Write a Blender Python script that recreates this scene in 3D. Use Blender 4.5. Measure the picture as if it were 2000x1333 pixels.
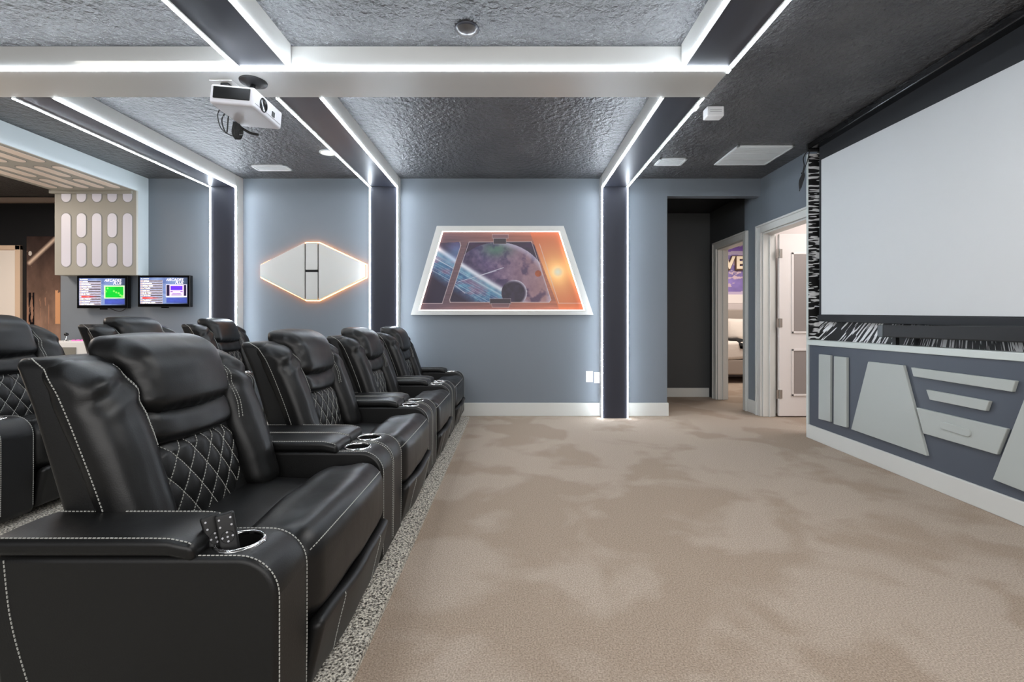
import bpy, bmesh, math, random
import numpy as np
from mathutils import Vector, Matrix, noise
from mathutils.bvhtree import BVHTree
random.seed(7)
R = math.radians
for o in list(bpy.data.objects): bpy.data.objects.remove(o)
scene = bpy.context.scene
COL = scene.collection

# ------------------------------------------------------------------ camera, world, exposure, large lights
F, CX, HY, CZ = 900.0, 1000.0, 631.0, 0.98          # focal length in px, principal column, horizon row, eye height
cd = bpy.data.cameras.new('camera'); cam = bpy.data.objects.new('camera', cd); COL.objects.link(cam)
cd.sensor_width = 36; cd.lens = F*36/2000; cd.shift_y = -(666.5-HY)/2000; cd.clip_start = .02
cam.location = (0, 0, CZ); cam.rotation_euler = (R(90), 0, 0)
scene.camera = cam
w = bpy.data.worlds.new('world'); scene.world = w; w.use_nodes = True
w.node_tree.nodes['Background'].inputs[0].default_value = (.93, .95, 1, 1)
w.node_tree.nodes['Background'].inputs[1].default_value = 0.42
scene.view_settings.view_transform = 'Standard'; scene.view_settings.look = 'None'
scene.view_settings.exposure = 0.0; scene.view_settings.gamma = 1.0; scene.view_settings.use_curve_mapping = False

def area(name, loc, rot, sx, sy, power, col=(1, 1, 1)):
    l = bpy.data.lights.new(name, 'AREA'); l.shape = 'RECTANGLE'; l.size = sx; l.size_y = sy; l.energy = power; l.color = col
    o = bpy.data.objects.new(name, l); COL.objects.link(o); o.location = loc; o.rotation_euler = rot; return o
area('rear_fill', (0.3, -2.2, 1.7), (R(80), 0, 0), 6.0, 1.6, 105, (1, .97, .94))       # soft fill added behind the camera, out of view
area('ceiling_fill', (0.9, 1.3, 2.33), (0, 0, 0), 1.2, 1.6, 22, (1, .95, .88))  # this and the next two: overhead fills added to even the light, no fixtures
area('ceiling_fill', (-1.9, 3.2, 2.42), (0, 0, 0), 1.0, 1.6, 9, (1, .96, .9))
area('ceiling_fill', (0.0, 4.0, 2.46), (0, 0, 0), 1.2, .8, 5, (1, .96, .92))
area('game_room_light', (-5.6, 3.6, 2.4), (0, 0, 0), 0.8, 1.0, 60, (1, .86, .74))
area('game_room_light', (-4.9, 2.6, .4), (R(180), R(0), 0), .5, 1.6, 26, (1, .84, .7))
area('hall_light', (1.95, 5.5, 2.45), (0, 0, 0), .4, .4, 12, (1, .93, .84))
area('side_room_light', (3.6, 3.9, 2.44), (0, 0, 0), 1.2, 1.2, 42, (1, .93, .9))
area('bedroom_light', (4.0, 6.9, 2.44), (0, 0, 0), 1.4, 1.4, 55, (1, .90, .80))

# ------------------------------------------------------------------ materials
def lin(c):
    r = [(v/255/12.92 if v/255 <= .04045 else ((v/255+.055)/1.055)**2.4) for v in c]
    return (r[0], r[1], r[2], 1)
class NT:
    def __init__(s, m): s.t = m.node_tree; s.n = s.t.nodes; s.l = s.t.links
    def add(s, t, **k):
        n = s.n.new(t)
        for a, b in k.items():
            if a.startswith('i_'):
                key = a[2:]; n.inputs[int(key) if key.isdigit() else key.replace('_', ' ')].default_value = b
            else: setattr(n, a, b)
        return n
    def link(s, a, b): s.l.new(a, b)
def mat(name, c, rough=.5, metal=0, emit=0, ecol=None, spec=.5):
    m = bpy.data.materials.new(name); m.use_nodes = True
    p = m.node_tree.nodes['Principled BSDF']
    p.inputs['Base Color'].default_value = lin(c); p.inputs['Roughness'].default_value = rough
    p.inputs['Metallic'].default_value = metal; p.inputs['Specular IOR Level'].default_value = spec
    if emit:
        p.inputs['Emission Color'].default_value = lin(ecol or c); p.inputs['Emission Strength'].default_value = emit
    return m
def bump(m, scale, dist, detail=3, strength=1.0, kind='noise', stretch=None, rough=.5):
    k = NT(m); p = k.n['Principled BSDF']
    tc = k.add('ShaderNodeTexCoord')
    src = tc.outputs['Object']
    if stretch:
        mp = k.add('ShaderNodeMapping'); mp.inputs['Scale'].default_value = stretch; k.link(src, mp.inputs[0]); src = mp.outputs[0]
    if kind == 'noise':
        n = k.add('ShaderNodeTexNoise', i_Scale=scale, i_Detail=detail, i_Roughness=rough); out = n.outputs[0]
    else:
        n = k.add('ShaderNodeTexVoronoi', i_Scale=scale); out = n.outputs['Distance']
    k.link(src, n.inputs['Vector'])
    b = k.add('ShaderNodeBump', i_Strength=strength, i_Distance=dist)
    prev = p.inputs['Normal'].links
    if prev: k.link(prev[0].from_socket, b.inputs['Normal'])
    k.link(out, b.inputs['Height']); k.link(b.outputs[0], p.inputs['Normal'])
    return m
def mottled(m, c1, c2, scale, lo=.4, hi=.6, detail=4, c3=None, s3=1.2, lo3=.45, hi3=.6, f3=.5):
    k = NT(m); p = k.n['Principled BSDF']; tc = k.add('ShaderNodeTexCoord')
    n = k.add('ShaderNodeTexNoise', i_Scale=scale, i_Detail=detail); k.link(tc.outputs['Object'], n.inputs['Vector'])
    r = k.add('ShaderNodeValToRGB'); r.color_ramp.elements[0].position = lo; r.color_ramp.elements[1].position = hi
    r.color_ramp.elements[0].color = lin(c1); r.color_ramp.elements[1].color = lin(c2)
    k.link(n.outputs[0], r.inputs[0]); out = r.outputs[0]
    if c3:
        n2 = k.add('ShaderNodeTexNoise', i_Scale=s3, i_Detail=3, i_Distortion=.35); k.link(tc.outputs['Object'], n2.inputs['Vector'])
        r2 = k.add('ShaderNodeValToRGB'); r2.color_ramp.elements[0].position = lo3; r2.color_ramp.elements[1].position = hi3
        r2.color_ramp.elements[0].color = (0, 0, 0, 1); r2.color_ramp.elements[1].color = (f3, f3, f3, 1)
        k.link(n2.outputs[0], r2.inputs[0])
        mx = k.add('ShaderNodeMix', data_type='RGBA', blend_type='MULTIPLY'); mx.inputs['B'].default_value = lin(c3)
        k.link(r2.outputs[0], mx.inputs['Factor']); k.link(out, mx.inputs['A']); out = mx.outputs['Result']
    k.link(out, p.inputs['Base Color']); return m
def attr_mat(name, rough=.5, emit=0, spec=.5):
    m = bpy.data.materials.new(name); m.use_nodes = True; k = NT(m); p = k.n['Principled BSDF']
    a = k.add('ShaderNodeAttribute', attribute_name='Col'); k.link(a.outputs['Color'], p.inputs['Base Color'])
    p.inputs['Roughness'].default_value = rough; p.inputs['Specular IOR Level'].default_value = spec
    if emit:
        k.link(a.outputs['Color'], p.inputs['Emission Color']); p.inputs['Emission Strength'].default_value = emit
    return m

M = {}
M['leather'] = bump(bump(mat('black_leather', (17, 17, 17), .37, spec=.38), 260, .0005, 2, .4), 6, .010, 2, .5)
M['leather_side'] = bump(mat('smooth_black_leather', (18, 18, 18), .42, spec=.38), 240, .0006, 2, .45)
M['thread'] = mat('white_thread', (176, 176, 170), .7)
M['chrome'] = mat('chrome', (215, 215, 215), .12, 1)
M['black'] = mat('matte_black', (12, 12, 13), .5)
M['void'] = mat('cup_interior', (6, 6, 6), .7, spec=.2)
M['navy_wall'] = bump(mat('slate_blue_paint', (112, 119, 127), .5), 60, .0006, 3, .4)
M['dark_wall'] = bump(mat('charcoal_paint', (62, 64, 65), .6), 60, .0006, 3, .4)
M['black_wall'] = mat('black_paint', (26, 26, 28), .4)
M['ceiling'] = bump(bump(mottled(mat('charcoal_ceiling_paint', (72, 72, 73), .30, spec=.8), (66, 66, 68), (80, 80, 81), 3), 22, .03, 4, 1, rough=.6), 70, .006, 2, .7)
M['trim'] = mat('warm_white_trim', (205, 205, 200), .4)
M['board'] = mat('light_grey_board', (204, 204, 200), .38)
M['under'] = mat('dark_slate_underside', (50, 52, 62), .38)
M['pilaster'] = mat('pilaster_dark_blue', (34, 36, 48), .55)
M['led'] = mat('white_led', (255, 255, 255), .5, emit=62, ecol=(232, 243, 255))
M['led_warm'] = mat('warm_led', (255, 200, 150), .5, emit=16, ecol=(255, 160, 90))
M['led_soft'] = mat('soft_led', (255, 235, 225), .5, emit=4.5, ecol=(255, 222, 208))
M['carpet'] = bump(mottled(mat('beige_carpet', (175, 160, 145), .95, spec=.1), (150, 135, 121), (204, 188, 172), 190, .30, .70, 4, (222, 213, 204), 2.1, .46, .56, .55), 260, .008, 3, .8)
M['grey_carpet'] = bump(mottled(mat('speckled_grey_carpet', (110, 105, 98), .95, spec=.1), (70, 66, 60), (235, 228, 214), 130, .36, .60, 2), 150, .012, 2, 1)
M['door'] = mat('white_door_paint', (228, 222, 218), .4)
M['door_grey'] = mat('grey_door_inset', (150, 142, 138), .5)
M['nickel'] = mat('nickel', (170, 165, 158), .35, .8)
M['bed_wall'] = mat('bedroom_wall', (205, 196, 196), .7)
M['white_room'] = mat('side_room_wall', (225, 216, 212), .7)
M['sheet'] = bump(mat('white_bedding', (228, 220, 212), .8), 14, .01, 3, .5)
M['bed_grey'] = mat('bed_upholstery', (160, 150, 142), .8)
M['throw'] = bump(mat('black_throw', (18, 18, 20), .9), 60, .006, 3, .8)
M['screen'] = mat('projection_fabric', (205, 207, 207), .6)
M['screen_border'] = mat('screen_black_border', (22, 24, 28), .6)
M['gloss_black'] = mat('gloss_black', (8, 8, 9), .15)
M['slate'] = mat('slate_cabinet_paint', (74, 80, 90), .45)
M['relief'] = mat('relief_grey', (172, 177, 173), .45)
M['ledge'] = mat('ledge_white', (200, 207, 203), .4)
M['plastic'] = mat('white_plastic', (225, 224, 222), .4)
M['slot'] = mat('lit_acrylic', (196, 194, 204), .35, emit=.06)
M['slot_warm'] = mat('warm_acrylic', (214, 198, 184), .35, emit=.03)
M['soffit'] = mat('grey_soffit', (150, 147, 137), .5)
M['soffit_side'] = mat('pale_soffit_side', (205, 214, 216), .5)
M['vent'] = mat('vent_white', (222, 226, 226), .5)
M['vent_dark'] = mat('vent_shadow_grey', (132, 132, 128), .6)
M['pink'] = mat('pink_button', (240, 120, 190), .3, emit=.3)
M['cream'] = mat('cream_letter', (235, 220, 196), .5)
M['bronze'] = mat('letter_side', (90, 60, 40), .5)
M['hexgrey'] = mat('hexagon_grey', (196, 196, 192), .5)
M['bulb'] = mat('lamp_diffuser', (255, 235, 205), .5, emit=14, ecol=(255, 214, 160))
M['projector'] = mat('projector_shell', (216, 214, 218), .42)
M['art'] = attr_mat('printed_artwork', .45, 0)
M['tv'] = attr_mat('lit_tv_picture', .3, .85)
M['mural'] = attr_mat('printed_mural', .12, 0)

# streaked mural: white dashes radiating from the middle of the screen wall
def streak_mat():
    m = mat('star_streak_mural', (8, 8, 8), .5); k = NT(m); p = k.n['Principled BSDF']
    g = k.add('ShaderNodeNewGeometry'); s = k.add('ShaderNodeSeparateXYZ'); k.link(g.outputs['Position'], s.inputs[0])
    def ma(op, a, b=None):
        n = k.add('ShaderNodeMath', operation=op)
        for i, v in enumerate((a, b)):
            if v is None: continue
            if isinstance(v, (int, float)): n.inputs[i].default_value = v
            else: k.link(v, n.inputs[i])
        return n.outputs[0]
    dy = ma('SUBTRACT', s.outputs['Y'], 2.55); dz = ma('SUBTRACT', s.outputs['Z'], 1.75)
    an = ma('ARCTAN2', dz, dy); rr = ma('SQRT', ma('ADD', ma('MULTIPLY', dy, dy), ma('MULTIPLY', dz, dz)))
    v = k.add('ShaderNodeCombineXYZ'); k.link(ma('MULTIPLY', an, 84.0), v.inputs[0]); k.link(ma('MULTIPLY', rr, 5.0), v.inputs[1]); k.link(ma('MULTIPLY', s.outputs['X'], 9.0), v.inputs[2])
    n = k.add('ShaderNodeTexNoise', i_Scale=1.0, i_Detail=1.0); k.link(v.outputs[0], n.inputs['Vector'])
    r = k.add('ShaderNodeValToRGB'); e = r.color_ramp.elements; e[0].position = .54; e[1].position = .56
    e[0].color = lin((10, 10, 11)); e[1].color = lin((222, 222, 222)); k.link(n.outputs[0], r.inputs[0])
    k.link(r.outputs[0], p.inputs['Base Color']); return m
M['streak'] = streak_mat()

# ------------------------------------------------------------------ object helpers
def thing(name, label, cat, loc=(0, 0, 0), group=None):
    o = bpy.data.objects.new(name, None); COL.objects.link(o); o.location = loc; o.empty_display_size = .1
    o['label'] = label; o['category'] = cat
    if group: o['group'] = group
    return o
def tag(o, label, cat, group=None):
    o['label'] = label; o['category'] = cat
    if group: o['group'] = group
    return o
def struct(o): o['kind'] = 'structure'; return o
def wloc(p):
    v = Vector((0, 0, 0))
    while p is not None: v = v + p.location; p = p.parent
    return v
def mk(name, V, Fc, m, parent=None, smooth=False, local=False, origin=None):
    """V in world coordinates unless local; the mesh is stored relative to its parent or own base"""
    me = bpy.data.meshes.new(name)
    if parent is not None:
        off = Vector((0, 0, 0)) if local else wloc(parent); loc = Vector((0, 0, 0))
    else:
        A = np.array([tuple(v) for v in V]); off = Vector(((A[:, 0].min()+A[:, 0].max())/2, (A[:, 1].min()+A[:, 1].max())/2, A[:, 2].min())); loc = off
    me.from_pydata([tuple(Vector(v)-off) for v in V], [], Fc); me.update()
    me.materials.append(m)
    if smooth:
        for p in me.polygons: p.use_smooth = True
    o = bpy.data.objects.new(name, me); COL.objects.link(o); o.parent = parent
    o.location = loc
    return o
def fixn(o):
    bm = bmesh.new(); bm.from_mesh(o.data); bmesh.ops.recalc_face_normals(bm, faces=bm.faces); bm.to_mesh(o.data); bm.free(); return o
BF = [(0, 3, 2, 1), (4, 5, 6, 7), (0, 1, 5, 4), (1, 2, 6, 5), (2, 3, 7, 6), (3, 0, 4, 7)]
class MB:
    def __init__(s): s.V = []; s.F = []
    def add(s, V, Fc):
        b = len(s.V); s.V += [tuple(v) for v in V]; s.F += [tuple(i+b for i in f) for f in Fc]; return s
    def box(s, x0, x1, y0, y1, z0, z1):
        return s.add([(x0, y0, z0), (x1, y0, z0), (x1, y1, z0), (x0, y1, z0), (x0, y0, z1), (x1, y0, z1), (x1, y1, z1), (x0, y1, z1)], BF)
    def bar(s, a, b, wd, up=(0, 0, 1)):
        a, b = Vector(a), Vector(b); d = (b-a).normalized(); u = Vector(up)
        if abs(d.dot(u)) > .95: u = Vector((1, 0, 0))
        p = d.cross(u).normalized()*wd; q = d.cross(p).normalized()*wd
        return s.add([a-p-q, a+p-q, a+p+q, a-p+q, b-p-q, b+p-q, b+p+q, b-p+q], BF)
    def prism(s, P0, P1):
        n = len(P0); Fc = [tuple(range(n))[::-1], tuple(range(n, 2*n))] + [(i, (i+1) % n, n+(i+1) % n, n+i) for i in range(n)]
        return s.add(list(P0)+list(P1), Fc)
    def lathe(s, c, prof, n=32, ax='z'):
        V = []; Fc = []
        for r, h in prof:
            for i in range(n):
                a = 2*math.pi*i/n; p = {'z': (r*math.cos(a), r*math.sin(a), h), 'x': (h, r*math.cos(a), r*math.sin(a)), 'y': (r*math.cos(a), h, r*math.sin(a))}[ax]
                V.append((c[0]+p[0], c[1]+p[1], c[2]+p[2]))
        for j in range(len(prof)-1):
            for i in range(n): Fc.append((j*n+i, j*n+(i+1) % n, (j+1)*n+(i+1) % n, (j+1)*n+i))
        return s.add(V, Fc)
    def tube(s, pts, r, n=6):
        pts = [Vector(p) for p in pts]; V = []; Fc = []
        for k, p in enumerate(pts):
            d = (pts[min(k+1, len(pts)-1)]-pts[max(k-1, 0)]).normalized(); u = Vector((0, 0, 1)) if abs(d.z) < .9 else Vector((1, 0, 0))
            a = d.cross(u).normalized(); b = d.cross(a)
            for i in range(n): t = 2*math.pi*i/n; V.append(p+a*r*math.cos(t)+b*r*math.sin(t))
        for k in range(len(pts)-1):
            for i in range(n): Fc.append((k*n+i, k*n+(i+1) % n, (k+1)*n+(i+1) % n, (k+1)*n+i))
        Fc += [tuple(range(n))[::-1], tuple(range((len(pts)-1)*n, len(pts)*n))]
        return s.add(V, Fc)
    def build(s, name, m, parent=None, smooth=False, local=False, bevel=0):
        o = mk(name, s.V, s.F, m, parent, smooth, local); fixn(o)
        if bevel:
            b = o.modifiers.new('bevel', 'BEVEL'); b.width = bevel; b.segments = 2; b.limit_method = 'ANGLE'
        return o
def box(name, x0, x1, y0, y1, z0, z1, m, parent=None, bevel=0, local=False):
    return MB().box(x0, x1, y0, y1, z0, z1).build(name, m, parent, bevel=bevel, local=local)
def axis(h, r, n):
    k = [h-r+r*math.tan(R(t)) for t in (0, 11, 22, 34, 45)]
    mid = [-(h-r)+2*(h-r)*i/n for i in range(1, n)]
    return [-v for v in reversed(k)]+mid+k
def rbox(h, r, n=(4, 4, 4), f=None):
    """rounded cushion block; f deforms each point"""
    A = [axis(h[i], r, n[i]) for i in range(3)]; V = []; idx = {}; Fc = []
    def vid(c):
        key = tuple(round(v, 6) for v in c)
        if key in idx: return idx[key]
        q = Vector([max(-(h[i]-r), min(h[i]-r, c[i])) for i in range(3)]); d = Vector(c)-q
        p = q+d.normalized()*r if d.length > 1e-9 else q
        if f: p = Vector(f(*p))
        idx[key] = len(V); V.append(tuple(p)); return idx[key]
    for ax in range(3):
        b, c = (ax+1) % 3, (ax+2) % 3
        for sg in (-1, 1):
            for i in range(len(A[b])-1):
                for j in range(len(A[c])-1):
                    q = []
                    for di, dj in ((0, 0), (1, 0), (1, 1), (0, 1)):
                        v = [0, 0, 0]; v[ax] = sg*h[ax]; v[b] = A[b][i+di]; v[c] = A[c][j+dj]; q.append(vid(v))
                    Fc.append(tuple(q if sg > 0 else q[::-1]))
    return V, Fc
def painted(name, P00, P10, P11, P01, nx, ny, fn, m, parent, thick=None):
    """a flat printed sheet: a fine grid whose vertex colours are the print; fn(u, v) -> rgb arrays (sRGB 0..1), v up"""
    u, v = np.meshgrid(np.linspace(0, 1, nx+1), np.linspace(0, 1, ny+1))
    P = [np.array(p, float) for p in (P00, P10, P11, P01)]
    X = ((1-u)*(1-v))[..., None]*P[0]+(u*(1-v))[..., None]*P[1]+(u*v)[..., None]*P[2]+((1-u)*v)[..., None]*P[3]
    V = X.reshape(-1, 3)-np.array(wloc(parent)); 
    i = np.arange(ny)[:, None]*(nx+1)+np.arange(nx)[None, :]
    Fc = np.stack([i, i+1, i+nx+2, i+nx+1], -1).reshape(-1, 4)
    me = bpy.data.meshes.new(name); me.from_pydata(V.tolist(), [], Fc.tolist()); me.update(); me.materials.append(m)
    rgb = np.clip(fn(u, v), 0, 1).reshape(-1, 3); rgb = np.where(rgb <= .04045, rgb/12.92, ((rgb+.055)/1.055)**2.4)
    ca = me.color_attributes.new('Col', 'FLOAT_COLOR', 'POINT')
    ca.data.foreach_set('color', np.concatenate([rgb, np.ones((len(rgb), 1))], 1).astype(np.float32).ravel())
    o = bpy.data.objects.new(name, me); COL.objects.link(o); o.parent = parent; return o
rs = np.random.RandomState(3)
def vnoise(x, y, seed=0, octv=4):
    """value noise on arrays"""
    out = 0; amp = 1; tot = 0
    for k in range(octv):
        g = np.random.RandomState(seed+k).rand(64, 64); xi = np.floor(x).astype(int); yi = np.floor(y).astype(int)
        fx = x-xi; fy = y-yi; fx = fx*fx*(3-2*fx); fy = fy*fy*(3-2*fy); a = xi % 64; b = yi % 64; a1 = (a+1) % 64; b1 = (b+1) % 64
        out = out+amp*((g[b, a]*(1-fx)+g[b, a1]*fx)*(1-fy)+(g[b1, a]*(1-fx)+g[b1, a1]*fx)*fy); tot += amp; amp *= .5; x = x*2.03; y = y*2.03
    return out/tot
def text_mesh(body, size, m, parent, loc, rot=(R(90), 0, 0), name='lettering', extrude=.001, shear=0, sx=1, offset=0):
    c = bpy.data.curves.new('t', 'FONT'); c.body = body; c.size = size; c.extrude = extrude; c.shear = shear; c.align_x = 'LEFT'; c.offset = offset
    t = bpy.data.objects.new('t', c); COL.objects.link(t); bpy.context.view_layer.update()
    me = bpy.data.meshes.new_from_object(t.evaluated_get(bpy.context.evaluated_depsgraph_get())); bpy.data.objects.remove(t)
    me.name = name; me.materials.clear(); me.materials.append(m)
    mx = Matrix.Translation(Vector(loc)-wloc(parent)) @ Matrix.Rotation(rot[0], 4, 'X') @ Matrix.Diagonal((sx, 1, 1, 1))
    me.transform(mx); o = bpy.data.objects.new(name, me); COL.objects.link(o); o.parent = parent; return o

H = 2.50; YB = 4.85; XR = 2.62; BZ = 2.37
# ------------------------------------------------------------------ setting
struct(box('floor', -7.2, 6.0, -3.2, 8.6, -.1, 0, M['carpet']))
struct(box('ceiling', -7.2, 6.0, -1.6, 8.6, H, H+.1, M['ceiling']))
xo = 1.633
b = MB(); b.box(-4.75, xo, YB, YB+.1, 0, H).box(xo, XR, YB, YB+.1, 2.315, H); struct(b.build('wall_back', M['navy_wall']))
# hall beyond the opening
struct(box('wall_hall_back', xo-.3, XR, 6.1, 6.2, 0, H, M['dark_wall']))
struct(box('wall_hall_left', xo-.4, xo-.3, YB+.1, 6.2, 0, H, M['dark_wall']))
struct(box('ceiling_hall', xo-.3, XR-.002, YB+.1, 6.1, 2.43, 2.45, M['black_wall']))
d1 = (4.06, 4.82, 1.92); d2 = (5.19, 5.88, 1.92); TH = .12
b = MB(); b.box(XR, XR+TH, -1.6, d1[0], 0, H).box(XR, XR+TH, d1[0], d1[1], d1[2], H).box(XR, XR+TH, d1[1], 5.0, 0, H)
struct(b.build('wall_right', M['navy_wall']))
b = MB(); b.box(XR, XR+TH, 5.0, d2[0], 0, H).box(XR, XR+TH, d2[0], d2[1], d2[2], H).box(XR, XR+TH, d2[1], 6.2, 0, H)
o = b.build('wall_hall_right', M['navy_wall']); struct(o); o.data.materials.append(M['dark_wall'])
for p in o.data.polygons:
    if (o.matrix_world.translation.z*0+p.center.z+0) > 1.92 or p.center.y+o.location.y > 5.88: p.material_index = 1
# rooms behind the two doors
struct(box('wall_side_room_back', XR+TH, 6, 4.98, 5.06, 0, H, M['white_room']))
struct(box('wall_side_room_right', 4.9, 5.0, 2.2, 4.98, 0, H, M['white_room']))
struct(box('wall_side_room_front', XR+TH, 4.9, 2.2, 2.3, 0, H, M['white_room']))
struct(box('wall_bedroom_back', XR+TH, 6, 8.4, 8.5, 0, H, M['bed_wall']))
struct(box('wall_bedroom_right', 5.9, 6, 5.06, 8.4, 0, H, M['bed_wall']))
struct(box('wall_bedroom_left', XR, XR+TH, 6.2, 8.4, 0, H, M['bed_wall']))
# left game room
struct(box('wall_game_room_back', -7.1, -4.76, 5.6, 5.7, 0, H, M['black_wall']))
struct(box('wall_game_room_right', -4.85, -4.75, YB+.1, 5.6, 0, H, M['black_wall']))
struct(box('wall_left', -7.2, -7.1, -1.6, 5.7, 0, H, M['black_wall']))
o = box('trim_1', -7.1, -4.86, 5.54, 5.6, 2.435, 2.49, mat('beige_cornice', (150, 132, 120), .5)); struct(o)
# baseboards
def baseboard(name, x0, x1, y0, y1, h=.14):
    b = MB(); b.box(x0, x1, y0, y1, 0, h); return struct(b.build(name, M['trim'], bevel=.004))
baseboard('baseboard_back', -3.0, xo+.012, YB-.016, YB)
baseboard('baseboard_hall_back', xo-.3, XR-.016, 6.084, 6.1, .12)
baseboard('baseboard_right', XR-.016, XR, 4.91, 5.10)
baseboard('baseboard_opening', xo, xo+.014, YB, YB+.1)

def casing(name, y0, y1, z, wd=.085):
    b = MB()
    for xa, xb in ((XR-.022, XR), (XR+TH, XR+TH+.02)):
        b.box(xa, xb, y0-wd, y0, 0, z+wd).box(xa, xb, y1, y1+wd, 0, z+wd).box(xa, xb, y0, y1, z, z+wd)
    b.box(XR-.022, XR-.034, y1+wd-.02, y1+wd, 0, z+wd).box(XR-.022, XR-.034, y0-wd, y0-wd+.02, 0, z+wd).box(XR-.022, XR-.034, y0-wd, y1+wd, z+wd-.02, z+wd)
    b.box(XR, XR+TH, y0-.001, y0+.015, 0, z).box(XR, XR+TH, y1-.015, y1+.001, 0, z).box(XR, XR+TH, y0, y1, z-.015, z+.001)
    b.box(XR+.06, XR+.075, y1-.03, y1-.014, 0, z-.015)
    return struct(b.build(name, M['trim'], bevel=.003))
casing('trim_2', *d1); casing('trim_3', *d2)
# open panelled door in the first doorway
dr = thing('panel_door', 'open white panelled door with grey insets, held in the doorway beside the screen wall', 'door', (2.78, 4.79, 0))
box('door_leaf', 2.77, 3.50, 4.775, 4.81, .012, 1.90, M['door'], dr, bevel=.003)
for z0, z1 in ((.22, .71), (.87, 1.71)):
    b = MB(); x0, x1 = 2.895, 3.375; yy = 4.775
    for q in ((x0, x1, z0, z0+.022), (x0, x1, z1-.022, z1), (x0, x0+.022, z0, z1), (x1-.022, x1, z0, z1)): b.box(q[0], q[1], yy-.008, yy, q[2], q[3])
    b.build('door_moulding', M['door'], dr, bevel=.003)
    box('door_inset', x0+.022, x1-.022, yy-.003, yy, z0+.022, z1-.022, M['door_grey'], dr)
MB().lathe((3.115, 4.771, 1.50), [(.055, 0), (.055, -.002), (.048, -.002), (.048, 0)], 24, 'y').build('door_emblem', M['black'], dr)
MB().lathe((3.43, 4.76, .95), [(.0, -.04), (.028, -.035), (.03, -.01), (.012, 0), (.012, .015)], 20, 'y').build('door_knob', M['nickel'], dr, True)
for z in (.24, .98, 1.70):
    b = MB(); b.box(2.742, 2.768, 4.772, 4.776, z-.045, z+.045).box(2.775, 2.80, 4.771, 4.775, z-.045, z+.045); b.lathe((2.771, 4.768, z), [(.006, -.047), (.006, .047)], 10); b.build('hinge', M['nickel'], dr)

# ------------------------------------------------------------------ beams with led lines
def beam_frame(x0, x1, y0, y1, label, pil, grp):
    t = thing('ceiling_beam', label, 'beam', ((x0+x1)/2, (y0+y1)/2, BZ), grp)
    e = .018
    for xa, xb in ((x0, x0+e), (x1-e, x1)):
        box('side_board', xa, xb, y0, y1, BZ, H-.001, M['board'], t)
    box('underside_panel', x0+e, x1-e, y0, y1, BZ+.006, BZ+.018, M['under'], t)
    L = .007
    for xe in (x0, x1):
        L = .0035 if (xe == x0) == (x0 < 0) else .005
        box('led_strip', xe-L, xe+L, y0+.004, y1-(L if pil else .004), BZ-L, BZ+L, M['led'], t)
    if pil:
        y2 = YB-.001
        # y1 is the pilaster face
        box('pilaster', x0+.004, x1-.004, y1, y2, 0.002, H-.002, M['pilaster'], t)
        for xa, xb in ((x0-.002, x0+.004), (x1-.004, x1+.002)):
            box('pilaster_side', xa, xb, y1+.002, y2, .002, H-.002, M['board'], t)
        for xe in (x0, x1):
            L = .0046 if (xe == x0) == (x0 < 0) else .0056
            box('led_strip', xe-L, xe+L, y1-L, y1+L, .003, BZ+L, M['led'], t)
    return t
g = 'grey ceiling beams edged with white light lines'
PY = 4.72
beam_frame(.923, 1.185, 2.845, PY, 'ceiling beam with white light lines ending in the dark pilaster between the tapered space picture and the hall opening', True, g)
beam_frame(-1.455, -1.175, 2.845, PY, 'ceiling beam with white light lines running down the dark pilaster between the hexagon panel and the space picture', True, g)
beam_frame(-3.09, -2.83, 2.845, PY, 'ceiling beam with white light lines running down the dark pilaster between the wall televisions and the hexagon panel', True, g)
beam_frame(.923, 1.195, -.6, 2.51, 'light-lined ceiling beam coming off the wide cross beam overhead at the upper right', False, g)
beam_frame(-1.50, -1.205, -.6, 2.51, 'light-lined ceiling beam coming off the wide cross beam overhead above the projector', False, g)
t = thing('cross_beam', 'wide pale grey cross beam spanning the ceiling with one bright light line along its front edge', 'beam', (-2.5, 2.68, BZ))
box('beam_body', -7.0, 1.195, 2.53, 2.837, BZ, H-.001, M['board'], t)
box('led_strip', -7.0, 1.195, 2.525, 2.535, BZ-.003, BZ+.007, M['led'], t)
box('led_strip', 1.192, 1.202, 2.53, 2.56, BZ-.002, BZ+.012, M['led'], t)

# ------------------------------------------------------------------ seating platforms
tag(box('carpet_platform', -7.05, -.433, -.9, PY-.012, .001, .022, M['grey_carpet']), 'low platform of speckled grey carpet under the front row of black recliners', 'platform')
tag(box('rear_riser', -7.05, -2.06, -.9, PY-.012, .023, .10, M['grey_carpet'], bevel=.01), 'raised grey carpeted riser carrying the back row of black recliners', 'platform')

# ------------------------------------------------------------------ recliner
def bvh(*objs):
    V = []; Fc = []
    for o in objs:
        bse = len(V); V += [tuple(v.co) for v in o.data.vertices]; Fc += [tuple(i+bse for i in p.vertices) for p in o.data.polygons]
    return BVHTree.FromPolygons(V, Fc)
def resample(pts, step):
    pts = [Vector(p) for p in pts]; out = [pts[0]]; acc = 0
    for a, c in zip(pts, pts[1:]):
        L = (c-a).length
        if L < 1e-9: continue
        s = step-acc
        while s <= L: out.append(a+(c-a)*(s/L)); s += step
        acc = (acc+L) % step if s-step <= L else acc+L
        acc = L-(s-step)
    return out
def smooth_path(P, n=10):
    P = [Vector(p) for p in P]; out = []
    for i in range(len(P)-1):
        p0, p1, p2, p3 = P[max(i-1, 0)], P[i], P[i+1], P[min(i+2, len(P)-1)]
        for k in range(n):
            t = k/n; out.append(.5*((2*p1)+(p2-p0)*t+(2*p0-5*p1+4*p2-p3)*t*t+(3*p1-p0-3*p2+p3)*t**3))
    return out+[P[-1]]
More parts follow.
